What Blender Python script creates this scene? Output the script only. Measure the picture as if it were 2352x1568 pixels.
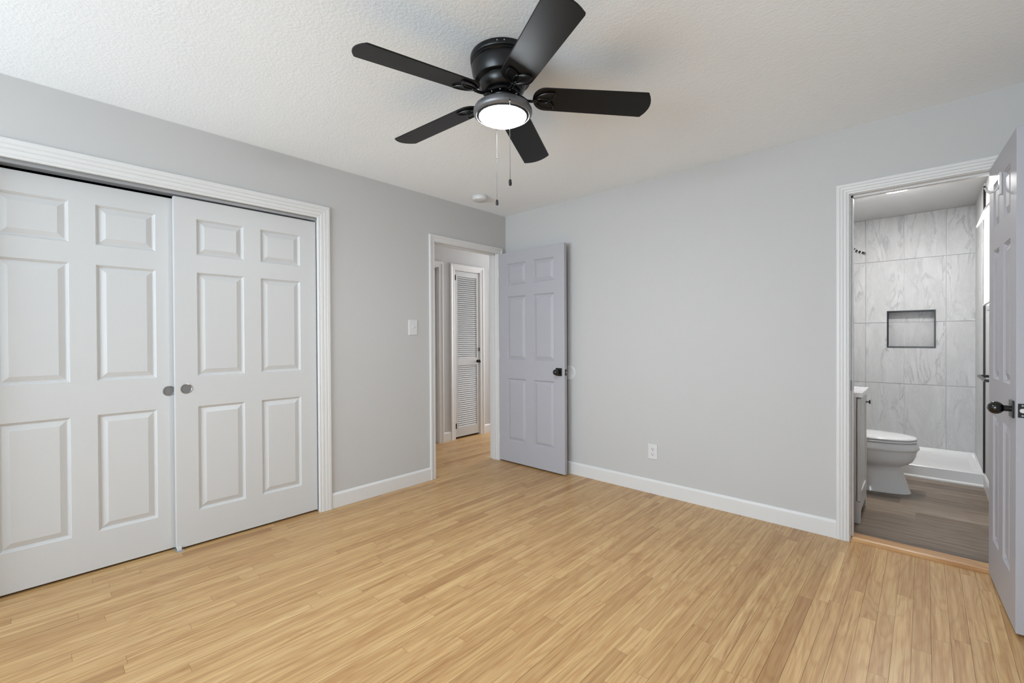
import bpy, bmesh, math, random
from mathutils import Vector, Matrix

for _o in list(bpy.data.objects):
    bpy.data.objects.remove(_o, do_unlink=True)
SC = bpy.context.scene
COL = SC.collection
R = math.radians
random.seed(7)

# ------------------------------------------------------------------ camera
FPX, YAW, PITCH, ROLL = 1027.07, 0.74515, -0.00676, -0.00528
CAM = Vector((3.11856, -3.29303, 1.20993))
ax = Vector((-math.sin(YAW) * math.cos(PITCH), math.cos(YAW) * math.cos(PITCH), math.sin(PITCH)))
r0 = Vector((math.cos(YAW), math.sin(YAW), 0))
u0 = r0.cross(ax)
rv = r0 * math.cos(ROLL) + u0 * math.sin(ROLL)
uv = -r0 * math.sin(ROLL) + u0 * math.cos(ROLL)
cd = bpy.data.cameras.new('camera')
cam = bpy.data.objects.new('camera', cd)
COL.objects.link(cam)
cam.matrix_world = Matrix(((rv.x, uv.x, -ax.x, CAM.x), (rv.y, uv.y, -ax.y, CAM.y), (rv.z, uv.z, -ax.z, CAM.z), (0, 0, 0, 1)))
cd.sensor_width = 36
cd.lens = FPX / 2352 * 36
cd.clip_start = 0.02
SC.camera = cam

# ------------------------------------------------------------------ world, lights, exposure
w = bpy.data.worlds.new('world')
SC.world = w
w.use_nodes = True
w.node_tree.nodes['Background'].inputs[0].default_value = (0.75, 0.85, 1, 1)
w.node_tree.nodes['Background'].inputs[1].default_value = 0.3
SC.view_settings.view_transform = 'Standard'
SC.view_settings.look = 'None'
SC.view_settings.gamma = 1
SC.view_settings.use_curve_mapping = False
SC.view_settings.exposure = 0.27
SC.cycles.max_bounces = 12
SC.cycles.diffuse_bounces = 8
SC.cycles.glossy_bounces = 4
SC.cycles.caustics_reflective = False
SC.cycles.caustics_refractive = False
SC.cycles.use_denoising = True
SC.cycles.sample_clamp_indirect = 6


def area(name, loc, direction, sx, sy, power, color=(1, 1, 1), spread=180):
    l = bpy.data.lights.new(name, 'AREA')
    l.shape = 'RECTANGLE'
    l.size, l.size_y = sx, sy
    l.energy = power
    l.color = color
    l.spread = R(spread)
    o = bpy.data.objects.new(name, l)
    COL.objects.link(o)
    o.location = loc
    o.rotation_euler = Vector(direction).to_track_quat('-Z', 'Y').to_euler()
    return o


XR, YF = 3.62, -6.4           # right and front walls of the bedroom
ZC = 2.44
RY0, RY1, RZ0, RZ1 = -5.87, -3.93, 0.64, 2.16          # assumed left window, out of view
DAY = (0.86, 0.94, 1.0)
SKY = (0.775, 0.90, 1.0)
area('assumed_window_light_front', (1.75, YF - 0.06, 1.35), (0, 1, 0.8), 2.9, 1.8, 196, SKY)  # added light for an assumed unseen window, tilted up to lift the ceiling
area('assumed_window_light_left', (-0.06, -4.9, 1.4), (1, 0, 0.12), 1.9, 1.5, 10, SKY)  # added weak light for a second window assumed out of view
area('assumed_hall_light', (-0.57, 2.32, 1.5), (0, -1, 0), 0.8, 1.7, 40, (0.97, 0.98, 1.0))  # added unseen source, assumed daylight from the far end of the hall
area('bath_window_daylight', (3.50, 1.25, 1.75), (-1, 0, 0), 0.56, 0.6, 45, DAY)

# ------------------------------------------------------------------ mesh builder


class MB:
    def __init__(s):
        s.v, s.f, s.a, s.sm = [], [], [], []

    def add(s, verts, faces, attr=None, smooth=False):
        b = len(s.v)
        s.v += [tuple(p) for p in verts]
        for f in faces:
            s.f.append(tuple(i + b for i in f))
            s.a.append(attr or (0, 0, 0))
            s.sm.append(smooth)
        return s

    def box(s, x0, x1, y0, y1, z0, z1, attr=None):
        x0, x1 = sorted((x0, x1)); y0, y1 = sorted((y0, y1)); z0, z1 = sorted((z0, z1))
        return s.add([(x0, y0, z0), (x1, y0, z0), (x1, y1, z0), (x0, y1, z0), (x0, y0, z1), (x1, y0, z1), (x1, y1, z1), (x0, y1, z1)],
                     [(0, 3, 2, 1), (4, 5, 6, 7), (0, 1, 5, 4), (1, 2, 6, 5), (2, 3, 7, 6), (3, 0, 4, 7)], attr)

    def prism(s, pts, vec, smooth=False):
        """closed polygon pts (3d) swept by vec"""
        n = len(pts)
        v = [Vector(p) for p in pts] + [Vector(p) + Vector(vec) for p in pts]
        f = [tuple(range(n))[::-1], tuple(range(n, 2 * n))] + [(i, (i + 1) % n, n + (i + 1) % n, n + i) for i in range(n)]
        return s.add(v, f, None, smooth)

    def rings(s, rings, cap0=True, cap1=True, closed=True, smooth=True):
        n = len(rings[0])
        v, f = [], []
        for r in rings:
            v += r
        for k in range(len(rings) - 1):
            for i in range(n if closed else n - 1):
                j = (i + 1) % n
                f.append((k * n + i, k * n + j, (k + 1) * n + j, (k + 1) * n + i))
        if cap0:
            f.append(tuple(range(n))[::-1])
        if cap1:
            f.append(tuple(range((len(rings) - 1) * n, len(rings) * n)))
        return s.add(v, f, None, smooth)

    def lathe(s, prof, c=(0, 0, 0), axis='z', n=48, cap0=True, cap1=True):
        c = Vector(c)
        out = []
        for r, h in prof:
            r = max(r, 1e-4)
            ring = []
            for i in range(n):
                t = 2 * math.pi * i / n
                a, b = r * math.cos(t), r * math.sin(t)
                ring.append(c + Vector((a, b, h) if axis == 'z' else ((h, a, b) if axis == 'x' else (b, h, a))))
            out.append(ring)
        return s.rings(out, cap0, cap1)

    def tube(s, path, r, n=10, closed=False, flat=1.0, up=None):
        path = [Vector(p) for p in path]
        m = len(path)
        out = []
        for k in range(m):
            a = path[k - 1] if (k > 0 or closed) else path[k]
            b = path[(k + 1) % m] if (k < m - 1 or closed) else path[k]
            t = (b - a).normalized()
            ref = Vector(up) if up else (Vector((0, 0, 1)) if abs(t.z) < 0.9 else Vector((1, 0, 0)))
            x = t.cross(ref).normalized()
            y = x.cross(t).normalized()
            rr = r[k] if isinstance(r, (list, tuple)) else r
            out.append([path[k] + x * rr * math.cos(2 * math.pi * i / n) + y * rr * flat * math.sin(2 * math.pi * i / n) for i in range(n)])
        if closed:
            out.append(out[0])
            return s.rings(out, False, False)
        return s.rings(out)

    def ball(s, c, r, seg=10, rg=6, sc=(1, 1, 1)):
        c = Vector(c)
        out = []
        for k in range(rg + 1):
            p = math.pi * k / rg
            rr = max(math.sin(p), 1e-3)
            out.append([c + Vector((r * rr * math.cos(2 * math.pi * i / seg) * sc[0], r * rr * math.sin(2 * math.pi * i / seg) * sc[1], -r * math.cos(p) * sc[2])) for i in range(seg)])
        return s.rings(out)

    def build(s, name, mat, parent=None, org=(0, 0, 0), attr=False, merge=True, bevel=0, sharp=40):
        org = Vector(org)
        me = bpy.data.meshes.new(name)
        me.from_pydata([tuple(Vector(p) - org) for p in s.v], [], s.f)
        if attr:
            at = me.attributes.new('piece', 'FLOAT_VECTOR', 'FACE')
            fl = []
            for a in s.a:
                fl += list(a)
            at.data.foreach_set('vector', fl)
        me.polygons.foreach_set('use_smooth', s.sm)
        bm = bmesh.new()
        bm.from_mesh(me)
        if merge:
            bmesh.ops.remove_doubles(bm, verts=bm.verts, dist=2e-5)
        bmesh.ops.recalc_face_normals(bm, faces=bm.faces)
        bm.to_mesh(me)
        bm.free()
        if any(s.sm):
            sm = [p.use_smooth for p in me.polygons]
            me.set_sharp_from_angle(angle=R(sharp))
            me.polygons.foreach_set('use_smooth', sm)
        for m in (mat if isinstance(mat, (list, tuple)) else [mat]):
            me.materials.append(m)
        o = bpy.data.objects.new(name, me)
        COL.objects.link(o)
        if parent:
            o.parent = parent
        else:
            o.location = org
        if bevel:
            b = o.modifiers.new('bevel', 'BEVEL')
            b.width = bevel
            b.segments = 2
            b.limit_method = 'ANGLE'
            b.angle_limit = R(60)
        return o


def tag(o, label=None, cat=None, group=None, kind=None):
    if label: o['label'] = label
    if cat: o['category'] = cat
    if group: o['group'] = group
    if kind: o['kind'] = kind
    return o


def thing(name, label=None, cat=None, loc=(0, 0, 0), rz=0, group=None, kind=None):
    o = bpy.data.objects.new(name, None)
    COL.objects.link(o)
    o.location = loc
    o.rotation_euler = (0, 0, rz)
    o.empty_display_size = 0.1
    return tag(o, label, cat, group, kind)


# ------------------------------------------------------------------ materials
def srgb(r, g, b):
    f = lambda c: (c / 255 / 12.92) if c / 255 <= 0.04045 else ((c / 255 + 0.055) / 1.055) ** 2.4
    return (f(r), f(g), f(b), 1)


class NT:
    def __init__(s, name):
        s.m = bpy.data.materials.new(name)
        s.m.use_nodes = True
        s.t = s.m.node_tree
        s.p = s.t.nodes['Principled BSDF']

    def n(s, typ, **kw):
        x = s.t.nodes.new(typ)
        for k, v in kw.items():
            if k.startswith('i_'):
                x.inputs[int(k[2:])].default_value = v
            else:
                setattr(x, k, v)
        return x

    def l(s, a, b):
        s.t.links.new(a, b)

    def math(s, op, a, b=None, c=None):
        x = s.n('ShaderNodeMath', operation=op)
        for i, v in enumerate((a, b, c)):
            if v is None: continue
            if isinstance(v, (int, float)): x.inputs[i].default_value = v
            else: s.l(v, x.inputs[i])
        return x.outputs[0]

    def noise(s, vec, scale, detail=4, rough=0.5, dist=0.0):
        x = s.n('ShaderNodeTexNoise')
        x.inputs['Scale'].default_value = scale
        x.inputs['Detail'].default_value = detail
        x.inputs['Roughness'].default_value = rough
        x.inputs['Distortion'].default_value = dist
        if vec is not None: s.l(vec, x.inputs['Vector'])
        return x

    def mapv(s, vec, scale=(1, 1, 1), loc=(0, 0, 0), rot=(0, 0, 0)):
        x = s.n('ShaderNodeMapping')
        x.inputs['Scale'].default_value = scale
        x.inputs['Location'].default_value = loc
        x.inputs['Rotation'].default_value = rot
        s.l(vec, x.inputs['Vector'])
        return x.outputs[0]

    def ramp(s, fac, stops):
        x = s.n('ShaderNodeValToRGB')
        e = x.color_ramp.elements
        while len(e) < len(stops): e.new(0.5)
        for i, (p, c) in enumerate(stops):
            e[i].position = p
            e[i].color = c if len(c) == 4 else (*c, 1)
        s.l(fac, x.inputs[0])
        return x.outputs[0]

    def mix(s, fac, a, b, mode='MIX'):
        x = s.n('ShaderNodeMix', data_type='RGBA', blend_type=mode)
        for i, v in ((0, fac), (6, a), (7, b)):
            if isinstance(v, (int, float)): x.inputs[i].default_value = v
            elif isinstance(v, tuple): x.inputs[i].default_value = v
            else: s.l(v, x.inputs[i])
        return x.outputs[2]

    def bump(s, h, strength, dist=0.002, normal=None):
        x = s.n('ShaderNodeBump')
        x.inputs['Strength'].default_value = strength
        x.inputs['Distance'].default_value = dist
        s.l(h, x.inputs['Height'])
        if normal is not None: s.l(normal, x.inputs['Normal'])
        s.l(x.outputs[0], s.p.inputs['Normal'])
        return x.outputs[0]

    def set(s, color=None, rough=None, metal=None, spec=None, coat=None, emis=None, es=None):
        P = s.p.inputs
        if color is not None: P['Base Color'].default_value = color
        if rough is not None: P['Roughness'].default_value = rough
        if metal is not None: P['Metallic'].default_value = metal
        if spec is not None: P['Specular IOR Level'].default_value = spec
        if coat is not None:
            P['Coat Weight'].default_value = coat
            P['Coat Roughness'].default_value = 0.12
        if emis is not None:
            P['Emission Color'].default_value = emis
            P['Emission Strength'].default_value = es
        return s

    def obj(s):
        return s.n('ShaderNodeTexCoord').outputs['Object']

    def pos(s):
        return s.n('ShaderNodeNewGeometry').outputs['Position']


def paint(name, color, rough, bump=0.0, scale=300, dist=0.0006, var=0.015, spec=0.4):
    t = NT(name).set(color, rough, spec=spec)
    p = t.pos()
    n = t.noise(p, 1.7, 3)
    c2 = tuple(c * (1 - var * 2) for c in color[:3]) + (1,)
    t.l(t.mix(n.outputs[0], color, c2), t.p.inputs['Base Color'])
    if bump:
        t.bump(t.noise(p, scale, 3, 0.6).outputs[0], bump, dist)
    return t.m


M = {}
M['wall'] = paint('wall_paint', srgb(191, 190, 189), 0.75, 0.25, 220, 0.0006, 0.01, 0.25)
M['white'] = paint('trim_paint', srgb(215, 214, 213), 0.38, 0.1, 60, 0.0004, 0.01)
M['plastic'] = paint('white_plastic', srgb(211, 211, 211), 0.35)
M['ceramic'] = paint('white_ceramic', srgb(216, 216, 216), 0.08, var=0.002, spec=0.5)
M['acrylic'] = paint('white_acrylic', srgb(222, 222, 222), 0.2, var=0.002)
M['black'] = paint('black_metal', srgb(18, 18, 19), 0.28, var=0.05, spec=0.5)
M['blackknob'] = paint('black_knob_enamel', srgb(12, 12, 14), 0.12, var=0.05, spec=0.6)
M['dark'] = paint('recess_shade_paint', srgb(25, 25, 25), 0.8)  # dark colour stands in for shade inside closets and outlet slots
M['nickel'] = NT('brushed_nickel').set(srgb(170, 170, 170), 0.32, 1.0).m
M['steel'] = NT('zinc_track').set(srgb(165, 165, 166), 0.45, 0.25).m


def make_ceiling():
    t = NT('ceiling_texture_paint').set(srgb(242, 247, 251), 0.85, spec=0.2)
    p = t.pos()
    a = t.noise(p, 75, 3, 0.55, 0.3).outputs[0]
    b = t.noise(p, 30, 2, 0.5).outputs[0]
    h = t.math('ADD', t.math('MULTIPLY', a, 0.7), t.math('MULTIPLY', b, 0.4))
    t.bump(h, 0.5, 0.004)
    return t.m


M['ceiling'] = make_ceiling()


def make_doorpaint(name, color, grain, rough=0.42):
    t = NT(name).set(color, rough, spec=0.45)
    v = t.mapv(t.obj(), (260, 260, 9))
    n = t.noise(v, 1.0, 4, 0.6, 0.4).outputs[0]
    t.bump(n, grain, 0.0007)
    return t.m


M['door_white'] = make_doorpaint('white_door_paint', srgb(200, 200, 200), 0.22)
M['door_grey'] = make_doorpaint('lavender_grey_door_paint', srgb(171, 170, 176), 0.12, 0.5)


def make_oak(name, lo, mid, hi, along='y', sat=1.0, dark=0.52, rough=0.3, dirt=True):
    """planks: face attribute piece = (tone, seed, seed2)"""
    t = NT(name).set(rough=rough, spec=0.45)
    at = t.n('ShaderNodeAttribute', attribute_name='piece', attribute_type='GEOMETRY')
    sp = t.n('ShaderNodeSeparateXYZ')
    t.l(at.outputs['Vector'], sp.inputs[0])
    tone, s1, s2 = sp.outputs
    o = t.obj()
    so = t.n('ShaderNodeSeparateXYZ')
    t.l(o, so.inputs[0])
    u, v = (so.outputs[0], so.outputs[1]) if along == 'y' else (so.outputs[1], so.outputs[0])

    def vec(su, sv, k1, k2):
        c = t.n('ShaderNodeCombineXYZ')
        t.l(t.math('MULTIPLY_ADD', u, su, t.math('MULTIPLY', s1, k1)), c.inputs[0])
        t.l(t.math('MULTIPLY_ADD', v, sv, t.math('MULTIPLY', s2, k2)), c.inputs[1])
        t.l(t.math('MULTIPLY', s1, 31.7), c.inputs[2])
        return c.outputs[0]
    # cathedral rings
    n1 = t.noise(vec(9, 1.1, 53, 41), 1.0, 3, 0.45, 0.25).outputs[0]
    rings = t.math('SINE', t.math('MULTIPLY', n1, 75))
    rings = t.math('MULTIPLY_ADD', rings, 0.5, 0.5)
    rings = t.math('POWER', rings, 2.2)
    # fine pores and broad streaks
    fine = t.noise(vec(420, 7, 17, 23), 1.0, 3, 0.6).outputs[0]
    streak = t.noise(vec(70, 1.4, 71, 13), 1.0, 4, 0.6, 0.3).outputs[0]
    broad = t.noise(vec(14, 0.8, 29, 37), 1.0, 2, 0.5).outputs[0]
    base = t.ramp(tone, [(0.0, lo), (0.5, mid), (1.0, hi)])
    c = t.mix(t.math('MULTIPLY', rings, dark * 0.5), base, t.mix(1.0, base, srgb(205, 165, 125), 'MULTIPLY'))
    sm = t.ramp(streak, [(0.38, (0, 0, 0)), (0.75, (1, 1, 1))])
    c = t.mix(t.math('MULTIPLY', sm, dark * 1.15), c, t.mix(1.0, c, srgb(190, 150, 112), 'MULTIPLY'))
    fm = t.ramp(fine, [(0.45, (0, 0, 0)), (0.8, (1, 1, 1))])
    c = t.mix(t.math('MULTIPLY', fm, dark * 0.8), c, t.mix(1.0, c, srgb(185, 145, 105), 'MULTIPLY'))
    bm = t.ramp(broad, [(0.3, (0, 0, 0)), (0.7, (1, 1, 1))])
    c = t.mix(t.math('MULTIPLY', bm, 0.18), c, t.mix(1.0, c, srgb(205, 188, 178), 'MULTIPLY'))
    if dirt:
        # sharp mineral streaks and a few rusty stains worn into the wood
        mi = t.noise(vec(38, 1.0, 11, 97), 1.0, 3, 0.7, 0.6).outputs[0]
        mm = t.ramp(mi, [(0.61, (0, 0, 0)), (0.70, (1, 1, 1))])
        c = t.mix(t.math('MULTIPLY', mm, 0.6), c, srgb(138, 88, 46))
        st = t.noise(t.mapv(o, (11, 4.2, 1)), 1.0, 4, 0.65, 0.4).outputs[0]
        # a patch of stains worn into the boards in the middle of the room
        dv = t.n('ShaderNodeVectorMath', operation='DISTANCE')
        t.l(o, dv.inputs[0])
        dv.inputs[1].default_value = (2.1, -0.75, 0)
        patch = t.ramp(dv.outputs['Value'], [(0.25, (1, 1, 1)), (0.95, (0, 0, 0))])
        st = t.math('MULTIPLY_ADD', patch, 0.075, st)
        stm = t.ramp(st, [(0.62, (0, 0, 0)), (0.74, (1, 1, 1))])
        c = t.mix(t.math('MULTIPLY', stm, 0.42), c, srgb(150, 100, 54))
    t.l(c, t.p.inputs['Base Color'])
    rr = t.math('MULTIPLY_ADD', fm, 0.12, rough)
    t.l(rr, t.p.inputs['Roughness'])
    t.bump(t.math('ADD', t.math('MULTIPLY', fine, 0.5), t.math('MULTIPLY', rings, 0.25)), 0.06, 0.0006)
    return t.m


M['oak'] = make_oak('oak_strip_floor', srgb(174, 136, 90), srgb(202, 168, 117), srgb(220, 189, 138))
M['oak_trim'] = make_oak('oak_threshold', srgb(182, 142, 96), srgb(196, 156, 108), srgb(206, 168, 120), along='x', dirt=False)
M['greyplank'] = make_oak('grey_wood_look_plank', srgb(108, 100, 90), srgb(136, 127, 115), srgb(160, 150, 137), along='x', dark=0.75, rough=0.4, dirt=False)
M['seam'] = paint('floor_seam_filler', srgb(92, 62, 34), 0.8)
M['greyseam'] = paint('grey_floor_grout', srgb(140, 134, 122), 0.8)
M['grout'] = paint('tile_grout', srgb(228, 228, 228), 0.8)


def make_marble():
    t = NT('grey_veined_tile').set(rough=0.5, spec=0.25)
    at = t.n('ShaderNodeAttribute', attribute_name='piece', attribute_type='GEOMETRY')
    o = t.obj()
    v = t.n('ShaderNodeVectorMath', operation='MULTIPLY_ADD')
    t.l(at.outputs['Vector'], v.inputs[0])
    v.inputs[1].default_value = (17, 13, 23)
    t.l(o, v.inputs[2])
    p = t.mapv(v.outputs[0], (1.5, 1.5, 0.42), rot=(R(14), R(26), R(8)))
    cl = t.noise(p, 5, 5, 0.6, 0.6).outputs[0]
    wv = t.noise(p, 4.2, 7, 0.58, 1.1).outputs[0]
    vein = t.math('ABSOLUTE', t.math('SUBTRACT', wv, 0.5))
    vm = t.ramp(vein, [(0.0, (1, 1, 1)), (0.035, (0.12, 0.12, 0.12)), (0.10, (0, 0, 0))])
    wv2 = t.noise(p, 8, 5, 0.55, 1.6).outputs[0]
    v2 = t.math('ABSOLUTE', t.math('SUBTRACT', wv2, 0.47))
    vm2 = t.ramp(v2, [(0.0, (1, 1, 1)), (0.02, (0, 0, 0))])
    gate = t.ramp(cl, [(0.42, (0, 0, 0)), (0.6, (1, 1, 1))])
    c = t.ramp(cl, [(0.3, srgb(186, 186, 186)), (0.7, srgb(206, 206, 206))])
    c = t.mix(t.math('MULTIPLY', t.math('MULTIPLY', vm, gate), 0.65), c, srgb(140, 140, 142))
    c = t.mix(t.math('MULTIPLY', vm2, 0.28), c, srgb(222, 222, 222))
    t.l(c, t.p.inputs['Base Color'])
    return t.m


M['marble'] = make_marble()


def make_quartz():
    t = NT('white_quartz').set(rough=0.2)
    n = t.noise(t.obj(), 14, 5, 0.6, 1.0).outputs[0]
    t.l(t.ramp(n, [(0.35, srgb(225, 225, 225)), (0.6, srgb(243, 243, 243))]), t.p.inputs['Base Color'])
    return t.m


M['quartz'] = make_quartz()
M['lens'] = NT('lit_frosted_glass').set(srgb(250, 250, 248), 0.4, emis=(0.885, 0.95, 1, 1), es=205.0).m
M['led'] = NT('lit_diffuser').set(srgb(250, 250, 248), 0.4, emis=(1, 0.99, 0.97, 1), es=150.0).m
M['fanblack'] = paint('fan_black_enamel', srgb(10, 10, 11), 0.3, var=0.05, spec=0.4)
M['blade'] = paint('fan_blade_black', srgb(8, 8, 8), 0.4, 0.08, 500, 0.0003, 0.05, 0.3)
M['ring'] = NT('black_nickel_ring').set(srgb(118, 118, 120), 0.42, 0.6).m
M['chain'] = NT('bead_chain_dark_nickel').set(srgb(42, 41, 39), 0.45, 0.5).m
M['glassrim'] = NT('dark_lamp_rim').set(srgb(48, 48, 48), 0.5, spec=0.1).m


def make_glass():
    t = NT('window_glass')
    g = t.n('ShaderNodeBsdfTransparent')
    gl = t.n('ShaderNodeBsdfGlossy')
    gl.inputs['Roughness'].default_value = 0.03
    fr = t.n('ShaderNodeFresnel')
    mx = t.n('ShaderNodeMixShader')
    t.l(fr.outputs[0], mx.inputs[0]); t.l(g.outputs[0], mx.inputs[1]); t.l(gl.outputs[0], mx.inputs[2])
    t.l(mx.outputs[0], t.t.nodes['Material Output'].inputs[0])
    return t.m


M['glass'] = make_glass()


def make_shade():
    t = NT('white_blind_fabric').set(srgb(240, 240, 240), 0.8)
    tr = t.n('ShaderNodeBsdfTranslucent')
    tr.inputs[0].default_value = srgb(245, 245, 245)
    mx = t.n('ShaderNodeMixShader')
    mx.inputs[0].default_value = 0.5
    t.l(t.p.outputs[0], mx.inputs[1]); t.l(tr.outputs[0], mx.inputs[2])
    t.l(mx.outputs[0], t.t.nodes['Material Output'].inputs[0])
    return t.m


M['shade'] = make_shade()
M['valance'] = paint('white_valance', srgb(240, 240, 240), 0.6)

# ------------------------------------------------------------------ room shell


def struct(o, label, cat):
    return tag(o, label, cat, kind='structure')


def wall(axis, a0, a1, u0, u1, z0, z1, holes=()):
    """a0..a1 thickness along axis; u = the other horizontal axis; holes (u0,u1,z0,z1)"""
    mb = MB()
    us = sorted({u0, u1, *[h[0] for h in holes], *[h[1] for h in holes]})
    us = [q for q in us if u0 <= q <= u1]
    for k in range(len(us) - 1):
        m = (us[k] + us[k + 1]) / 2
        hs = sorted([h for h in holes if h[0] < m < h[1]], key=lambda h: h[2])
        z = z0
        for h in hs + [(0, 0, z1, z1)]:
            if h[2] > z + 1e-4:
                if axis == 'x': mb.box(a0, a1, us[k], us[k + 1], z, h[2])
                else: mb.box(us[k], us[k + 1], a0, a1, z, h[2])
            z = max(z, h[3])
    return mb


TW = 0.115
# closet opening, hall doorway, bath doorway
CY0, CY1, CZ = -3.50, -1.905, 2.07
HY0, HY1, HZ = -0.897, -0.118, 2.05
BX0, BX1, BZ = 2.797, 3.414, 2.045
struct(wall('x', -TW, 0, YF - TW, 2.45, 0, ZC, [(CY0 - .012, CY1 + .012, 0, CZ + .01), (HY0 - .015, HY1 + .015, 0, HZ + .015), (RY0, RY1, RZ0, RZ1)]).build('wall_left', M['wall']),
       'pale grey wall with the white sliding closet and the hall doorway', 'wall')
struct(wall('y', 0, TW, 0, XR + TW, 0, ZC, [(BX0 - .015, BX1 + .015, 0, BZ + .015)]).build('wall_back', M['wall']),
       'pale grey wall between the hall door and the bathroom doorway', 'wall')
WX0, WX1, WZ0, WZ1 = 0.30, 3.20, 0.45, 2.25
struct(wall('y', YF - TW, YF, 0, XR + TW, 0, ZC, [(WX0, WX1, WZ0, WZ1)]).build('wall_front', M['wall']),
       'pale grey wall behind the viewer with an added wide window', 'wall')
struct(wall('x', XR, XR + TW, YF, 0, 0, ZC, []).build('wall_right', M['wall']),
       'pale grey wall behind the open bathroom door', 'wall')
# the ceiling of bedroom and hall
mb = MB().box(-TW - 0.001, XR + TW, YF - TW, TW, ZC, ZC + 0.1)
struct(mb.build('ceiling', M['ceiling']), 'white textured bedroom ceiling carrying the fan', 'ceiling')
HX = -1.03
mb = MB().box(HX - 0.6, -TW, -1.5, 2.5, ZC, ZC + 0.1)
struct(mb.build('ceiling_hall', M['ceiling']), 'white ceiling of the hall beyond the doorway', 'ceiling')


def planks(mb, x0, x1, y0, y1, width, off, gap, lmin, lmax, z, along='y', specials=(), rnd=None, tone=(0.5, 0.125)):
    rnd = rnd or random.Random(3)
    i0 = math.floor((x0 - off) / width)
    i1 = math.ceil((x1 - off) / width)
    for i in range(i0, i1):
        a0, a1 = off + i * width, off + (i + 1) * width
        ca, cb = max(a0 + gap, x0), min(a1 - gap, x1)
        if cb - ca < 0.003: continue
        y = y0 - rnd.random() * lmax
        segs = []
        while y < y1:
            L = rnd.uniform(lmin, lmax)
            tn = min(1, max(0, rnd.gauss(*tone)))
            if rnd.random() < 0.045: tn = rnd.uniform(0.05, 0.25)
            segs.append([y, y + L, tn])
            y += L
        for sp in specials:
            if abs(sp[0] - (a0 + a1) / 2) < width / 2:
                new = []
                for s in segs:
                    if s[1] <= sp[1] or s[0] >= sp[2]: new.append(s)
                    else:
                        if s[0] < sp[1] - .05: new.append([s[0], sp[1], s[2]])
                        if s[1] > sp[2] + .05: new.append([sp[2], s[1], s[2]])
                new.append([sp[1], sp[2], sp[3]])
                segs = new
        for s in segs:
            b0, b1 = max(s[0] + gap * .8, y0), min(s[1] - gap * .8, y1)
            if b1 - b0 < 0.005: continue
            q = [(ca, b0, z), (cb, b0, z), (cb, b1, z), (ca, b1, z)]
            if along == 'x': q = [(p[1], p[0], p[2]) for p in q]
            mb.add(q, [(0, 1, 2, 3)], (s[2], rnd.random(), rnd.random()))


# oak floor: bedroom, doorway, hall and closet in one run of strips
PW, POFF = 0.0568, 0.015
mb = MB()
dk = [(2.71, -1.95, -0.853, 0.06), (0.045, -2.707, -2.245, 0.04), (1.32, -1.9, -1.5, 0.3), (2.25, -2.3, -1.75, 0.25)]
planks(mb, -0.115, XR, YF, 0.02, PW, POFF, 0.00045, 0.35, 1.35, 0.0, 'y', dk, random.Random(11))
planks(mb, HX - 0.5, -0.115, -1.5, 2.45, PW, POFF, 0.00045, 0.35, 1.35, 0.0, 'y', (), random.Random(12))
planks(mb, -0.7, -0.115, CY0, CY1, PW, POFF, 0.00045, 0.35, 1.35, 0.0, 'y', (), random.Random(13))
fl = mb.build('floor', M['oak'], attr=True, merge=False)
struct(fl, 'light oak strip floor with visible grain and a few darker boards', 'floor')
mb = MB().box(-0.8, XR, YF, 0.02, -0.05, -0.0012).box(HX - .5, -0.115, -1.5, 2.45, -0.05, -0.0012)
struct(mb.build('floor_seam_bed', M['seam'], fl), None, None)

# bathroom shell
BXL, BXR, BYB, BZF = 2.35, 3.475, 2.67, 0.008
ZB = 2.425
mb = MB()
planks(mb, TW - 0.02, BYB, BXL, BXR, 0.152, 0.05, 0.0012, 0.9, 1.22, BZF, 'x', (), random.Random(5), (0.5, 0.22))
bf = mb.build('floor_bathroom', M['greyplank'], attr=True, merge=False)
struct(bf, 'dark grey wood-look plank floor of the bathroom', 'floor')
mb = MB().box(BXL, BXR, 0.02, BYB, -0.05, BZF - 0.0012)
mb.build('grout_bed', M['greyseam'], bf)
struct(wall('x', BXL - .1, BXL, TW, BYB + .1, 0, ZC + .1).build('wall_bathroom_left', M['wall']), 'pale bathroom wall behind vanity and toilet', 'wall')
struct(wall('x', BXR, BXR + .1, TW, BYB + .1, 0, ZC + .1, [(0.97, 1.53, 1.46, 2.05)]).build('wall_bathroom_right', M['wall']),
       'pale bathroom wall with the small window, right of the shower', 'wall')
struct(MB().box(BXL - .1, BXR + .1, TW, BYB + .2, ZB, ZB + .1).build('ceiling_bathroom', M['wall']), 'smooth pale bathroom ceiling above the shower', 'ceiling')


def tile_wall(axis, pos, sgn, us, zs, hole=None, seed=1):
    """tiles at plane axis=pos, facing sgn; us, zs grout centre lines"""
    rnd = random.Random(seed)
    t, g = MB(), 0.0021
    rects = []
    for i in range(len(us) - 1):
        for j in range(len(zs) - 1):
            r = (us[i] + g, us[i + 1] - g, zs[j] + g, zs[j + 1] - g)
            at = (rnd.random(), rnd.random(), rnd.random())
            if hole and r[0] < hole[1] and r[1] > hole[0] and r[2] < hole[3] and r[3] > hole[2]:
                h = hole
                a, b = max(r[0], h[0]), min(r[1], h[1])
                for q in ((r[0], h[0], r[2], r[3]), (h[1], r[1], r[2], r[3]), (a, b, r[2], h[2]), (a, b, h[3], r[3])):
                    if q[1] - q[0] > .002 and q[3] - q[2] > .002: rects.append((*q, at))
            else:
                rects.append((*r, at))
    for a, b, c, d, at in rects:
        p, q = pos, pos - sgn * 0.008
        if axis == 'y': t.box(a, b, p, q, c, d, at)
        else: t.box(p, q, a, b, c, d, at)
    return t


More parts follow.
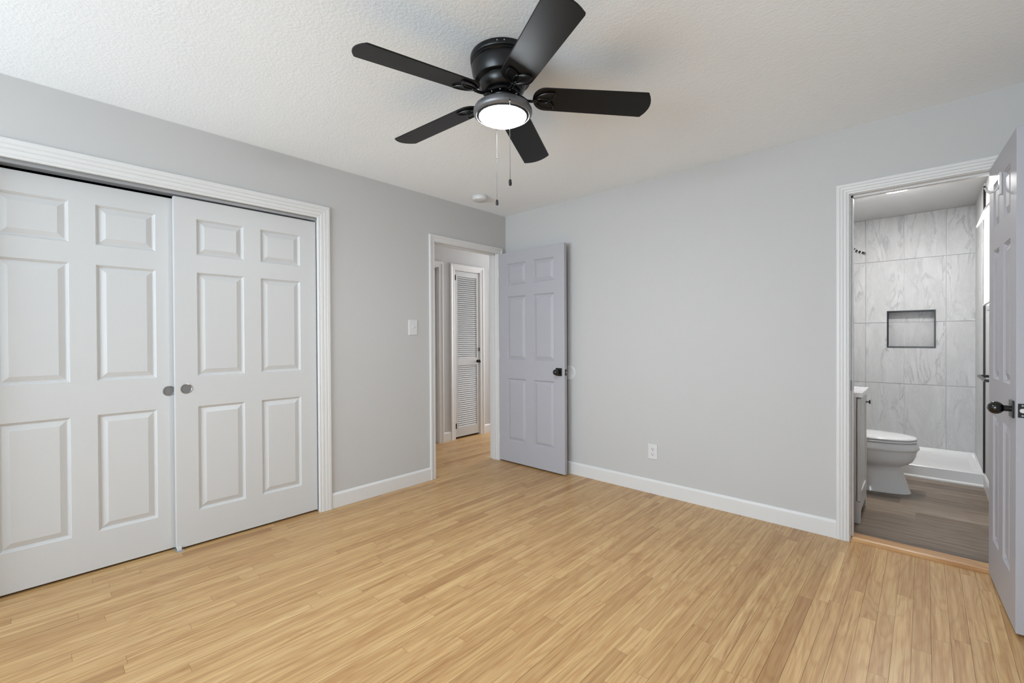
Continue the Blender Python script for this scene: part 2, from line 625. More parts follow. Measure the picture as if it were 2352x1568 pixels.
NI = (2.846, 3.188, 1.108, 1.458)        # niche
zs = [0.11, 0.735, 1.352, 1.981, ZB]
us = [BXL, 2.361, 2.664, 2.967, 3.271, BXR]
wb = wall('y', BYB + .0085, BYB + .10, BXL - .1, BXR + .1, 0, ZC + .1, [NI]).build('wall_bathroom_back', M['grout'])
struct(wb, 'grey veined tile wall at the back of the shower with a niche', 'wall')
tb = tile_wall('y', BYB, -1, us, zs, NI, 4)
tb.build('tile_field', M['marble'], wb, attr=True, merge=False, bevel=0)
nd = 0.085
mb = MB().box(NI[0], NI[1], BYB + nd, BYB + nd + .01, NI[2], NI[3])
mb.build('niche_grout', M['grout'], wb)
mb = MB()
rnd = random.Random(9)
for u_, v_ in ((NI[0], 2.9655), (2.9685, NI[1])):
    for z_, y_ in ((NI[2], 1.3505), (1.3535, NI[3])):
        mb.box(u_, v_, BYB + nd - .004, BYB + nd - .0005, z_, y_, (rnd.random(), rnd.random(), rnd.random()))
for q in ((NI[0], NI[1], NI[2] - .004, NI[2]), (NI[0], NI[1], NI[3], NI[3] + .004), (NI[0] - .004, NI[0], NI[2], NI[3]), (NI[1], NI[1] + .004, NI[2], NI[3])):
    mb.box(q[0], q[1], BYB + .002, BYB + nd, q[2], q[3], (rnd.random(), .3, .6))
mb.build('niche_tile', M['marble'], wb, attr=True, merge=False)
mb = MB()
t_ = 0.011
mb.box(NI[0] - t_, NI[1] + t_, BYB - .004, BYB + .004, NI[2] - t_, NI[2]).box(NI[0] - t_, NI[1] + t_, BYB - .004, BYB + .004, NI[3], NI[3] + t_)
mb.box(NI[0] - t_, NI[0], BYB - .004, BYB + .004, NI[2], NI[3]).box(NI[1], NI[1] + t_, BYB - .004, BYB + .004, NI[2], NI[3])
struct(mb.build('trim_niche', M['black']), 'black metal frame around the shower niche', 'trim')
# tiled return on the right wall and the black edge strip
SY = 1.885
mb = MB()
tr = tile_wall('x', BXR - .010, -1, [SY, 2.365, BYB], zs, None, 6)
tro = tr.build('wall_shower_right', M['marble'], attr=True, merge=False)
struct(tro, 'narrow grey tile return beside the black edge strip', 'wall')
MB().box(BXR - .0085, BXR, SY, BYB, .11, ZB).build('grout_bed', M['grout'], tro)
struct(MB().box(BXR - .013, BXR, SY - .014, SY, .118, 2.40).build('trim_tile_edge', M['black']), 'black metal strip edging the shower tile from ceiling to pan', 'trim')

# hall shell
L0, L1, LZ = 0.186, 0.602, 2.04          # louvered closet opening
D0, D1 = -0.86, -0.055                   # door at left of it
E0, E1 = 0.872, 1.63                     # door at right of it
struct(wall('x', HX - TW, HX, -1.5, 2.45, 0, ZC, [(L0, L1, 0, LZ), (D0, D1, 0, 2.04), (E0, E1, 0, 2.04)]).build('wall_hall', M['wall']),
       'pale hall wall with the narrow louvered door', 'wall')
struct(wall('y', 2.45, 2.55, HX - .6, -TW, 0, ZC).build('wall_hall_end', M['wall']), 'wall closing the far end of the hall', 'wall')
struct(wall('y', -1.6, -1.5, HX - .6, -TW, 0, ZC).build('wall_hall_near', M['wall']), 'wall closing the near end of the hall', 'wall')
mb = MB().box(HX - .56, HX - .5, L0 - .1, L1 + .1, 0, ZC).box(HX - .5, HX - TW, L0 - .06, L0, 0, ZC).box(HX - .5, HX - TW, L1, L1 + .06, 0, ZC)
struct(mb.build('wall_linen_closet', M['dark']), 'inside of the louvered closet, its shade painted dark', 'wall')
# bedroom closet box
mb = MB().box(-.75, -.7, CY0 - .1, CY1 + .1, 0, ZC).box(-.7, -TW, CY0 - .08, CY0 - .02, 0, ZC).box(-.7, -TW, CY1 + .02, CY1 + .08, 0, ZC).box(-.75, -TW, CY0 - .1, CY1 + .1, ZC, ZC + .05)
struct(mb.build('wall_closet', M['dark']), 'inside of the bedroom closet behind the sliding doors, its shade painted dark', 'wall')


# ------------------------------------------------------------------ casings, jambs, baseboards
def fluted(wd, th):
    p = [(0, 0), (0, .55), (.03, .72), (.13, .78), (.17, .62), (.21, .78), (.24, .84), (.40, .88), (.44, .70), (.48, .90), (.64, .96), (.68, .80), (.72, .98), (.90, 1.0), (.96, .9), (1.0, .66), (1.0, 0)]
    return [(a * wd, b * th) for a, b in p]


def plain(wd, th):
    p = [(0, 0), (0, .45), (.06, .55), (.5, .62), (.62, .80), (.72, 1.0), (.95, 1.0), (1.0, .85), (1.0, 0)]
    return [(a * wd, b * th) for a, b in p]


def casing(axis, pos, sgn, u0, u1, zt, prof, z0=0.0):
    """U-shaped architrave round an opening u0..u1 up to zt on the face axis=pos (normal sgn)"""
    rings = []
    for (cu, cz, du, dz) in ((u0, z0, -1, 0), (u0, zt, -1, 1), (u1, zt, 1, 1), (u1, z0, 1, 0)):
        ring = []
        for o, th in prof:
            u_, z_, d_ = cu + du * o, cz + dz * o, pos + sgn * th
            ring.append(Vector((d_, u_, z_)) if axis == 'x' else Vector((u_, d_, z_)))
        rings.append(ring)
    return MB().rings(rings, smooth=False)


def jamb(axis, a0, a1, u0, u1, zt, t=0.014, stop=None):
    mb = MB()
    B = (lambda p, q, c, d, e, f: mb.box(p, q, c, d, e, f)) if axis == 'x' else (lambda p, q, c, d, e, f: mb.box(c, d, p, q, e, f))
    B(a0, a1, u0 - t, u0, 0, zt + t); B(a0, a1, u1, u1 + t, 0, zt + t); B(a0, a1, u0 - t, u1 + t, zt, zt + t)
    if stop:
        s0, s1 = stop
        B(s0, s1, u0, u0 + .010, 0, zt); B(s0, s1, u1 - .010, u1, 0, zt); B(s0, s1, u0, u1, zt - .010, zt)
    return mb


t1 = casing('x', 0, 1, CY0, CY1 - .012, CZ - .012, fluted(.09, .019)).build('trim_1', M['white'])
struct(t1, 'fluted white casing around the sliding closet doors', 'trim')
jamb('x', -TW, 0.001, CY0, CY1, CZ, .012).build('jamb', M['white'], t1)
t2 = casing('x', 0, 1, HY0 - .004, HY1 + .004, HZ + .002, plain(.056, .016)).build('trim_2', M['white'])
struct(t2, 'white casing and jamb of the hall doorway', 'trim')
jamb('x', -TW, 0.002, HY0, HY1, HZ, stop=(-.075, -.04)).build('jamb', M['white'], t2)
casing('x', -TW, -1, HY0 - .004, HY1 + .004, HZ + .002, plain(.056, .016)).build('hall_casing', M['white'], t2)
MB().box(-.036, -.004, HY0 - .001, HY0 + .002, .883, .940).build('strike_plate', M['black'], t2)
t3 = casing('y', 0, -1, BX0 - .004, BX1 + .004, BZ + .002, fluted(.064, .018)).build('trim_3', M['white'])
struct(t3, 'fluted white casing and jamb of the bathroom doorway', 'trim')
jamb('y', -0.002, TW, BX0, BX1, BZ, stop=(.04, .075)).build('jamb', M['white'], t3)
casing('y', TW, 1, BX0 - .004, BX1 + .004, BZ + .002, fluted(.055, .016)).build('bathroom_casing', M['white'], t3)
MB().box(BX0 - .001, BX0 + .002, .004, .034, .893, .951).build('strike_plate', M['black'], t3)
t4 = casing('x', HX, 1, L0 + .002, L1 - .002, LZ, plain(.068, .016)).build('trim_4', M['white'])
struct(t4, 'white casing around the louvered hall door', 'trim')
jamb('x', HX - TW, HX, L0 + .012, L1 - .012, LZ - .008, .012).build('jamb', M['white'], t4)
t5 = casing('x', HX, 1, D0, D1, 2.04, plain(.068, .016)).build('trim_5', M['white'])
struct(t5, 'white casing at the left edge of the view into the hall', 'trim')
jamb('x', HX - TW, HX, D0 + .012, D1 - .012, 2.03, .012).build('jamb', M['white'], t5)
t6 = casing('x', HX, 1, E0, E1, 2.04, plain(.068, .016)).build('trim_6', M['white'])
struct(t6, 'white casing right of the louvered door, half hidden by the grey door', 'trim')
jamb('x', HX - TW, HX, E0 + .012, E1 - .012, 2.03, .012).build('jamb', M['white'], t6)

BP = [(0, 0), (0.012, 0), (0.012, 0.090), (0.0115, 0.094), (0.006, 0.104), (0.003, 0.107), (0, 0.108)]


def baseboard(name, label, axis, pos, sgn, u0, u1, z=0.0):
    pts = []
    for d, h in BP:
        pts.append((pos + sgn * d, u0, z + h) if axis == 'x' else (u0, pos + sgn * d, z + h))
    vec = (0, u1 - u0, 0) if axis == 'x' else (u1 - u0, 0, 0)
    return struct(MB().prism(pts, vec).build(name, M['white']), label, 'baseboard')


baseboard('baseboard_left', 'white baseboard between closet casing and hall doorway', 'x', 0, 1, CY1 + .078, HY0 - .060)
baseboard('baseboard_back', 'long white baseboard below the outlet', 'y', 0, -1, 0.0, BX0 - .068)
baseboard('baseboard_hall_left', 'short white baseboard left of the louvered door', 'x', HX, 1, D1 + .068, L0 - .066)
baseboard('baseboard_hall_right', 'short white baseboard right of the louvered door', 'x', HX, 1, L1 + .066, E0 - .068)
baseboard('baseboard_bathroom', 'white bathroom baseboard running up to the shower pan', 'x', BXR, -1, TW + .02, 1.84, BZF)
baseboard('baseboard_right', 'white baseboard behind the open bathroom door', 'x', XR, -1, YF, -.001)
baseboard('baseboard_front', 'white baseboard behind the viewer', 'y', YF, 1, 0.012, XR - .012)
# oak threshold at the bathroom
mb = MB()
pr = [(0.002, 0.0), (0.002, 0.008), (0.012, 0.017), (0.028, 0.021), (0.10, 0.021), (0.112, 0.018), (0.115, 0.0)]
mb.prism([(BX0 + .001, y, z) for y, z in pr], (BX1 - BX0 - .002, 0, 0))
mb.a = [(0.6, 0.3, 0.7)] * len(mb.f)
struct(mb.build('trim_threshold', M['oak_trim'], attr=True), 'rounded oak threshold between bedroom and bathroom floors', 'threshold')


# assumed bedroom windows behind the viewer, added to light the room
def window(name, label, axis, pos, sgn, u0, u1, z0, z1):
    """pos = room face of the wall; the wall lies on the other side (-sgn)"""
    root = struct(thing(name, loc=((pos, (u0 + u1) / 2, z0) if axis == 'x' else ((u0 + u1) / 2, pos, z0))), label, 'window')
    org = root.location
    def bx(mb, d0, d1, a, b, c, d):
        return mb.box(pos + sgn * d0, pos + sgn * d1, a, b, c, d) if axis == 'x' else mb.box(a, b, pos + sgn * d0, pos + sgn * d1, c, d)
    mb = MB()
    f = .045
    for q in ((u0, u0 + f, z0, z1), (u1 - f, u1, z0, z1), (u0, u1, z0, z0 + f), (u0, u1, z1 - f, z1), (u0, u1, (z0 + z1) / 2 - .02, (z0 + z1) / 2 + .02)):
        bx(mb, -.10, -.07, *q)
    mb.build('sash', M['white'], root, org)
    mb = MB()
    bx(mb, -.087, -.083, u0 + f, u1 - f, z0 + f, z1 - f)
    mb.build('pane', M['glass'], root, org)
    mb = MB()
    c = .062
    for q in ((u0 - c, u0, z0 - c, z1 + c), (u1, u1 + c, z0 - c, z1 + c), (u0, u1, z0 - c, z0), (u0, u1, z1, z1 + c)):
        bx(mb, 0, .016, *q)
    mb.build('casing', M['white'], root, org)
    return root


window('window_1', 'assumed wide white-framed window, added in the wall behind the viewer', 'y', YF, 1, WX0, WX1, WZ0, WZ1)
window('window_2', 'assumed wide white-framed window, added in the left wall beside the closet, behind the viewer', 'x', 0, 1, RY0, RY1, RZ0, RZ1)
window('window_3', 'small white-framed bathroom window high beside the shower', 'x', BXR, -1, .97, 1.53, 1.46, 2.05)


# ------------------------------------------------------------------ doors
PROF = [(0, 0), (.0035, .0045), (.0060, .0052), (.0100, .0112), (.0145, .0118), (.040, .0022)]


def panel_door(W, H, T, xs, zsp, prof=PROF):
    mb = MB()
    cx = sorted({0, W, *[q for p in xs for q in p]})
    cz = sorted({0, H, *[q for p in zsp for q in p]})
    isp = lambda a, b, c, d: any(abs(a - p[0]) < 1e-6 and abs(b - p[1]) < 1e-6 for p in xs) and any(abs(c - p[0]) < 1e-6 and abs(d - p[1]) < 1e-6 for p in zsp)
    for side in (0, 1):
        Y = (lambda d: d) if side == 0 else (lambda d: T - d)
        for i in range(len(cx) - 1):
            for j in range(len(cz) - 1):
                a, b, c, d = cx[i], cx[i + 1], cz[j], cz[j + 1]
                if not isp(a, b, c, d):
                    mb.add([(a, Y(0), c), (b, Y(0), c), (b, Y(0), d), (a, Y(0), d)], [(0, 1, 2, 3)])
                else:
                    pr = [[(a + o, Y(e), c + o), (b - o, Y(e), c + o), (b - o, Y(e), d - o), (a + o, Y(e), d - o)] for o, e in prof]
                    mb.rings(pr, False, True, smooth=False)
    for i in range(len(cx) - 1):
        for z in (0, H):
            mb.add([(cx[i], 0, z), (cx[i + 1], 0, z), (cx[i + 1], T, z), (cx[i], T, z)], [(0, 1, 2, 3)])
    for j in range(len(cz) - 1):
        for x in (0, W):
            mb.add([(x, 0, cz[j]), (x, T, cz[j]), (x, T, cz[j + 1]), (x, 0, cz[j + 1])], [(0, 1, 2, 3)])
    return mb


ZP = [(.203, .812), (.992, 1.606), (1.716, 1.924)]
ZPC = [(.195, .808), (.987, 1.596), (1.699, 1.910)]
T = 0.035


def egg_knob(parent, x, z, y, sgn, pin=True):
    """egg knob on a square rosette; face plane y, pointing sgn*Y"""
    k = MB()
    pr = [(.0125, .006), (.0125, .026), (.016, .029), (.0215, .034), (.0255, .042), (.0265, .049), (.0250, .057), (.0205, .0645), (.0135, .070), (.006, .0725), (.0005, .073)]
    k.lathe([(r, sgn * h) for r, h in pr], (x, y, z), 'y', 32)
    kn = k.build('knob', M['blackknob'], parent)
    MB().box(x - .033, x + .033, y, y + sgn * .007, z - .035, z + .035).build('rosette', M['black'], kn, bevel=.0015)
    if pin:
        MB().lathe([(.0022, sgn * .072), (.0022, sgn * .079)], (x, y, z), 'y', 12).build('lock_pin', M['nickel'], kn)
    return kn


def latch(parent, W, z, bolt_mat):
    p = MB().box(W - .0005, W + .0012, .005, .030, z - .028, z + .028).build('latch_plate', M['black'], parent)
    b = MB()
    pts = [(W + .001, .0175 + .0085 * math.cos(a), z + .0085 * math.sin(a)) for a in [2 * math.pi * i / 20 for i in range(20)]]
    b.prism(pts, (.007, 0, 0))
    b.build('latch_bolt', bolt_mat, p)
    s = MB()
    for dz in (-.020, .020):
        s.lathe([(.0034, .0011), (.0034, .0022)], (W, .0175, z + dz), 'x', 12)
    s.build('latch_screw', M['nickel'], p)


def hinges(parent, x, y, zl, mat):
    for z in zl:
        h = MB().lathe([(.0055, -.044), (.0065, -.042), (.0065, .042), (.0055, .044)], (x, y, z), 'z', 14)
        h.build('hinge', mat, parent)


# entry door: open 90 degrees against the back wall
ed = thing('door_1', 'open lavender-grey six-panel door standing against the back wall', 'door', (0.013, -0.113, 0.012), 0, kind='structure')
ew = .795
panel_door(ew, 2.033, T, [(.105, .347), (.441, .683)], ZP).build('door_slab', M['door_grey'], ed, bevel=.0015)
egg_knob(ed, .735, .900, 0, -1)
k2 = MB().lathe([(r, h) for r, h in [(.011, .0), (.011, .02), (.022, .03), (.024, .04), (.018, .052), (.001, .056)]], (.735, T, .900), 'y', 24)
k2.build('rear_knob', M['blackknob'], ed)
latch(ed, ew, .898, M['nickel'])
hinges(ed, -.006, -.001, (.20, 1.03, 1.84), M['white'])

# bathroom door: open a little over 90 degrees
BA = math.atan2(.030, .6)
bd = thing('door_2', 'open lavender-grey bathroom door seen nearly edge-on at far right', 'door', (3.358, -0.004, 0.014), -math.pi / 2 + BA, kind='structure')
bw = .606
panel_door(bw, 2.03, T, [(.112, .254), (.348, .494)], ZP).build('door_slab', M['door_grey'], bd, bevel=.0015)
egg_knob(bd, .547, .897, 0, -1)
MB().lathe([(r, h) for r, h in [(.011, .0), (.011, .02), (.022, .03), (.024, .04), (.018, .052), (.001, .056)]], (.547, T, .897), 'y', 24).build('rear_knob', M['blackknob'], bd)
latch(bd, bw, .897, M['plastic'])
hinges(bd, -.006, T + .004, (.20, 1.03, 1.84), M['white'])

# sliding closet doors
CP = [(.109, .356), (.454, .701)]


def cup_pull(parent, x, z):
    c = MB()
    c.lathe([(.0235, -.0002), (.0245, -.0022), (.0262, -.0034), (.0285, -.0026), (.0292, .0)], (x, 0, z), 'y', 40, False, False)
    o = c.build('finger_pull', M['nickel'], parent)
    MB().lathe([(.0238, -.0004), (.0236, -.0012), (.001, -.0007)], (x, 0, z), 'y', 40, True, True).build('pull_dish', M['pull_dish'], o)


M['pull_dish'] = NT('satin_pull_dish').set(srgb(135, 135, 135), 0.5, 0.7).m
RZ = math.pi / 2     # local x -> world +y, local -y (front) -> world +x
d3 = thing('door_3', 'right-hand white six-panel sliding closet door, in front', 'door', (-.030, -2.722, .012), RZ, kind='structure')
panel_door(.811, 2.022, T, CP, ZPC).build('door_slab', M['door_white'], d3, bevel=.0015)
cup_pull(d3, .053, .917)
d4 = thing('door_4', 'left-hand white six-panel sliding closet door, behind and cut by the frame', 'door', (-.070, -3.500, .012), RZ, kind='structure')
panel_door(.811, 2.014, T, [(.106, .353), (.454, .701)], ZPC).build('door_slab', M['door_white'], d4, bevel=.0015)
cup_pull(d4, .756, .908)
# track and floor guide
trk = thing('trim_7', 'grey metal sliding track under the closet head casing', 'track', (-.06, -2.7, 2.05), kind='structure')
org = trk.location
MB().box(-.108, -.020, CY0 + .002, CY1 - .002, CZ - .006, CZ - .001).build('track_top', M['steel'], trk, org)
MB().box(-.022, -.0195, CY0 + .002, CY1 - .004, CZ - .028, CZ - .004).build('track_fascia', M['steel'], trk, org)
MB().box(-.0685, -.0665, CY0 + .002, CY1 - .004, CZ - .022, CZ - .006).build('track_rail', M['steel'], trk, org)
MB().box(-.1085, -.1060, CY0 + .002, CY1 - .004, CZ - .022, CZ - .006).build('track_rail', M['steel'], trk, org)
fg = thing('floor_guide', 'small metal and white plastic guide on the floor where the closet doors overlap', 'door guide', (-.05, -2.712, 0))
org = fg.location
MB().box(-.110, -.008, -2.728, -2.690, .0004, .0035).build('guide_plate', M['steel'], fg, org, bevel=.0008)
MB().box(-.0275, -.0205, -2.722, -2.700, .0035, .026).build('guide_fin', M['plastic'], fg, org, bevel=.002)

# louvered hall door
LW = L1 - L0 - .032
lv = thing('door_5', 'narrow white louvered closet door in the hall', 'door', (HX - .004, L0 + .016, .022), RZ, kind='structure')
lh = 2.005
st = .036
fr = MB()
for q in ((0, st, 0, lh), (LW - st, LW, 0, lh), (st, LW - st, 0, .110), (st, LW - st, .862, .948), (st, LW - st, lh - .062, lh)):
    fr.box(q[0], q[1], 0, .028, q[2], q[3])
fr.build('frame', M['door_white'], lv, bevel=.001)


def louvers(z0, z1, n):
    mb = MB()
    p = (z1 - z0) / n
    for i in range(n):
        zc = z0 + p * (i + .5)
        mb.prism([(st - .002, .0010, zc - .0096), (st - .002, .0055, zc - .0116), (st - .002, .0180, zc + .0088), (st - .002, .0135, zc + .0108)], (LW - 2 * st + .004, 0, 0))
    return mb


louvers(.948, lh - .062, 40).build('louver_panel', M['door_white'], lv, merge=False)
louvers(.110, .862, 30).build('louver_panel', M['door_white'], lv, merge=False)
MB().ball((LW - .022, -.036, .905), .021, 16, 10, (1, .85, 1)).lathe([(.009, 0), (.009, -.02)], (LW - .022, 0, .905), 'y', 16).lathe([(.019, 0), (.019, -.003)], (LW - .022, 0, .905), 'y', 20).build('knob', M['blackknob'], lv)
for z in (.135, 1.925):
    MB().box(-.005, .006, -.011, .002, z - .032, z + .032).build('hinge', M['black'], lv)
MB().box(LW - .002, LW + .006, -.011, .002, 1.03, 1.075).build('catch', M['black'], lv)
# the two other hall doors
for nm, lb, a, b in (('door_6', 'white hall door just visible at the left edge of the doorway', D0, D1), ('door_7', 'white hall door hidden behind the right jamb of the doorway', E0, E1)):
    d = thing(nm, lb, 'door', (HX - .03, a + .014, .012), RZ, kind='structure')
    W_ = b - a - .028
    panel_door(W_, 2.012, T, [(.11, W_ / 2 - .05), (W_ / 2 + .05, W_ - .11)], ZPC).build('door_slab', M['door_white'], d)

# ------------------------------------------------------------------ ceiling fan
FC = Vector((1.756, -1.868, ZC))
fan = thing('ceiling_fan', 'black five-blade ceiling fan with a lit white bowl under the textured ceiling', 'ceiling fan', FC)
mb = MB()
mb.lathe([(.139, -.0005), (.1405, -.004), (.1405, -.022), (.138, -.026), (.1355, -.027), (.1355, -.031), (.1385, -.034), (.1385, -.037), (.1345, -.040), (.1345, -.044), (.1368, -.047),
          (.1355, -.056), (.1325, -.075), (.1265, -.094), (.1225, -.103), (.121, -.106), (.1185, -.107), (.108, -.1075), (.104, -.109), (.1045, -.113), (.1035, -.122), (.0985, -.135), (.0915, -.147), (.085, -.153), (.080, -.155), (.02, -.155)], (0, 0, 0), 'z', 72)
mb.build('motor_housing', M['fanblack'], fan, sharp=50)
mb = MB().lathe([(.074, -.1545), (.076, -.157), (.076, -.166), (.073, -.169), (.058, -.170), (.050, -.172), (.046, -.178), (.046, -.200), (.05, -.203)], (0, 0, 0), 'z', 48)
mb.build('switch_housing', M['fanblack'], fan)
for k in range(10):
    a = R(-28.2 + 36 * k + 9)
    MB().ball((.066 * math.cos(a), .066 * math.sin(a), -.1705), .0035, 8, 6).build('motor_screw', M['nickel'], fan)
for a in (R(-55), R(-43)):
    MB().ball((.1405 * math.cos(a), .1405 * math.sin(a), -.012), .0032, 8, 6).build('canopy_screw', M['nickel'], fan)
# light kit: turned ring and lit bowl
mb = MB().lathe([(.046, -.2015), (.070, -.2022), (.092, -.2050), (.110, -.2110), (.1225, -.2200), (.1285, -.2315), (.1295, -.2400), (.1270, -.2480), (.1215, -.2535), (.1170, -.2550),
                 (.1160, -.2535), (.1150, -.2545), (.1105, -.2500), (.1060, -.2440), (.100, -.2440)], (0, 0, 0), 'z', 72, True, True)
mb.build('light_ring', M['ring'], fan, sharp=60)
mb = MB().lathe([(.1145, -.2500), (.1140, -.2530), (.1045, -.2585), (.1030, -.2560)], (0, 0, 0), 'z', 64, False, False)
mb.build('glass_rim', M['glassrim'], fan)
mb = MB().lathe([(.1036, -.2540), (.1034, -.2588), (.0990, -.2625), (.088, -.2700), (.068, -.2775), (.044, -.2825), (.020, -.2848), (.0005, -.2855)], (0, 0, 0), 'z', 64, True, True)
mb.build('light_bowl', M['lens'], fan)

# blades: local frame u = outward, v = ccw tangent; droop and pitch baked in
ZR, ZT, RT = 2.262 - ZC, 2.236 - ZC, .650
PIT = math.tan(R(11.3))


def bz(r, v, dz=0.0):
    return ZR + (ZT - ZR) * (r - .16) / (RT - .16) - v * PIT + dz


def blade_outline():
    pts = []
    # rounded root
    for i in range(13):
        a = math.pi / 2 + math.pi * i / 12
        pts.append((.188 + .056 * math.cos(a), .0655 * math.sin(a)))
    pts.append((.60, -.0712))
    # tip: gentle arc with eased corners
    pts += [(.620, -.0716), (.627, -.0690)]
    for i in range(9):
        v = -.066 + .132 * i / 8
        pts.append((.650 - .022 * (v / .066) ** 2, v))
    pts += [(.627, .0690), (.620, .0716), (.60, .0712)]
    return pts


def arc(p0, p1, p2, n=10):
    return [((1 - t) ** 2 * p0[0] + 2 * t * (1 - t) * p1[0] + t * t * p2[0], (1 - t) ** 2 * p0[1] + 2 * t * (1 - t) * p1[1] + t * t * p2[1]) for t in [i / n for i in range(n + 1)]]


for k in range(5):
    th = R(-28.2 + 72 * k)
    er, et = Vector((math.cos(th), math.sin(th), 0)), Vector((-math.sin(th), math.cos(th), 0))
    P = lambda r, v, dz=0.0: er * r + et * v + Vector((0, 0, bz(r, v, dz)))
    ol = blade_outline()
    n = len(ol)
    mb = MB()
    mb.add([P(r, v, .003) for r, v in ol] + [P(r, v, -.003) for r, v in ol], [tuple(range(n)), tuple(range(n, 2 * n))[::-1]] + [(i, (i + 1) % n, n + (i + 1) % n, n + i) for i in range(n)])
    bl = mb.build('blade', M['blade'], fan, bevel=.001)
    # bracket: arm plus three-petal flange with raised outlines under the blade
    mb = MB()
    arm = [(.062, -.166), (.085, -.172), (.108, -.187), (.128, -.1885), (.150, bz(.15, 0, -.009))]
    mb.tube([er * r + Vector((0, 0, z)) for r, z in arm], [.012, .0105, .009, .009, .008], 10, flat=.6)
    mb.ball(P(.142, 0, -.011), .0085, 12, 8, (1, 1, .7))
    for s in (1, -1):
        up = arc((.140, .004 * s), (.165, .052 * s), (.226, .047 * s)) + arc((.226, .047 * s), (.228, .022 * s), (.203, .002 * s))[1:]
        m_ = len(up)
        # petal plate
        mb.add([P(r, v, -.0032) for r, v in up] + [P(r, v, -.0065) for r, v in up], [tuple(range(m_)), tuple(range(m_, 2 * m_))[::-1]] + [(i, (i + 1) % m_, m_ + (i + 1) % m_, m_ + i) for i in range(m_)])
        mb.tube([P(r, v, -.008) for r, v in up], .0030, 8)
        inn = arc((.158, .018 * s), (.178, .043 * s), (.216, .040 * s)) + arc((.216, .040 * s), (.215, .024 * s), (.200, .010 * s))[1:]
        mb.tube([P(r, v, -.0072) for r, v in inn], .0016, 6)
    ov = [(.176 + .026 * math.cos(2 * math.pi * i / 24), .0125 * math.sin(2 * math.pi * i / 24)) for i in range(24)]
    mb.tube([P(r, v, -.008) for r, v in ov], .0028, 8, closed=True)
    mb.build('blade_bracket', M['fanblack'], bl, merge=False)

cdir = Vector((CAM.x - FC.x, CAM.y - FC.y, 0)).normalized()
crt = Vector((rv.x, rv.y, 0)).normalized()
for near, lat, zb in ((1, .029, 1.862 - ZC), (-1, -.029, 1.857 - ZC)):
    p = cdir * .1265 * near + crt * lat
    mb = MB()
    z = -.252
    mb.ball(p + Vector((0, 0, z + .002)), .0045, 10, 6)
    while z > zb:
        mb.ball(p + Vector((0, 0, z)), .0017, 7, 5)
        z -= .0042
    if near < 0:
        mb.ball(p + Vector((0, 0, -.385)), .0030, 8, 6, (1, 1, 1.5))
    ch = mb.build('pull_chain', M['chain'], fan, merge=False)
    f = MB().lathe([(.0015, .003), (.0052, .001), (.0062, -.006), (.0066, -.016), (.0056, -.022), (.002, -.024)], p + Vector((0, 0, zb)), 'z', 16)
    f.build('pull_fob', M['blackknob'], ch)

# ------------------------------------------------------------------ small bedroom things
sd = thing('smoke_detector', 'round white smoke detector on the ceiling near the corner', 'smoke detector', (.287, -.622, ZC))
MB().lathe([(.062, -.0003), (.068, -.003), (.068, -.010), (.0655, -.012), (.066, -.026), (.063, -.033), (.055, -.037), (.001, -.0385)], (0, 0, 0), 'z', 48).build('housing', M['plastic'], sd)
MB().lathe([(.010, -.0383), (.009, -.0395), (.001, -.0398)], (0, 0, 0), 'z', 20).build('test_button', M['plastic'], sd)

sw = thing('light_switch', 'white toggle light switch on the wall left of the hall doorway', 'light switch', (0, -1.125, 1.305))
mb = MB()
a, b = (.0425, .063), (.0395, .060)
mb.rings([[(0, -a[0], -a[1]), (0, a[0], -a[1]), (0, a[0], a[1]), (0, -a[0], a[1])], [(.004, -a[0], -a[1]), (.004, a[0], -a[1]), (.004, a[0], a[1]), (.004, -a[0], a[1])],
          [(.0065, -b[0], -b[1]), (.0065, b[0], -b[1]), (.0065, b[0], b[1]), (.0065, -b[0], b[1])]], smooth=False)
mb.build('plate', M['plastic'], sw)
MB().box(.006, .0075, -.006, .006, -.013, .013).prism([(.0065, -.0042, -.005), (.0065, -.0042, .006), (.017, -.0036, .012), (.018, -.0036, .006)], (0, .0084, 0)).build('toggle', M['plastic'], sw)
for z in (-.030, .030):
    MB().lathe([(.003, .006), (.003, .0072)], (0, 0, z), 'x', 12).build('screw', M['plastic'], sw)

ou = thing('electrical_outlet', 'white duplex outlet low on the back wall above the baseboard', 'outlet', (1.566, 0, .324))
mb = MB()
a, b = (.038, .058), (.0355, .0555)
mb.rings([[(-a[0], 0, -a[1]), (a[0], 0, -a[1]), (a[0], 0, a[1]), (-a[0], 0, a[1])], [(-a[0], -.004, -a[1]), (a[0], -.004, -a[1]), (a[0], -.004, a[1]), (-a[0], -.004, a[1])],
          [(-b[0], -.006, -b[1]), (b[0], -.006, -b[1]), (b[0], -.006, b[1]), (-b[0], -.006, b[1])]], smooth=False)
mb.build('plate', M['plastic'], ou)
for dz in (.0195, -.0195):
    mb = MB()
    pts = []
    for i in range(24):
        t = 2 * math.pi * i / 24
        pts.append((.0165 * math.cos(t), -.006, dz + max(-.0135, min(.0135, .0165 * math.sin(t)))))
    mb.prism(pts, (0, -.0018, 0))
    rc = mb.build('receptacle', M['plastic'], ou)
    mb = MB().box(-.0078, -.0052, -.0083, -.0076, dz + .0005, dz + .0090).box(.0052, .0076, -.0083, -.0076, dz + .0012, dz + .0082)
    mb.lathe([(.0029, -.0076), (.0029, -.0083)], (0, 0, dz - .0072), 'y', 14)
    mb.build('slot', M['dark'], rc)
MB().lathe([(.003, -.0058), (.003, -.0072)], (0, 0, 0), 'y', 12).build('screw', M['plastic'], ou)

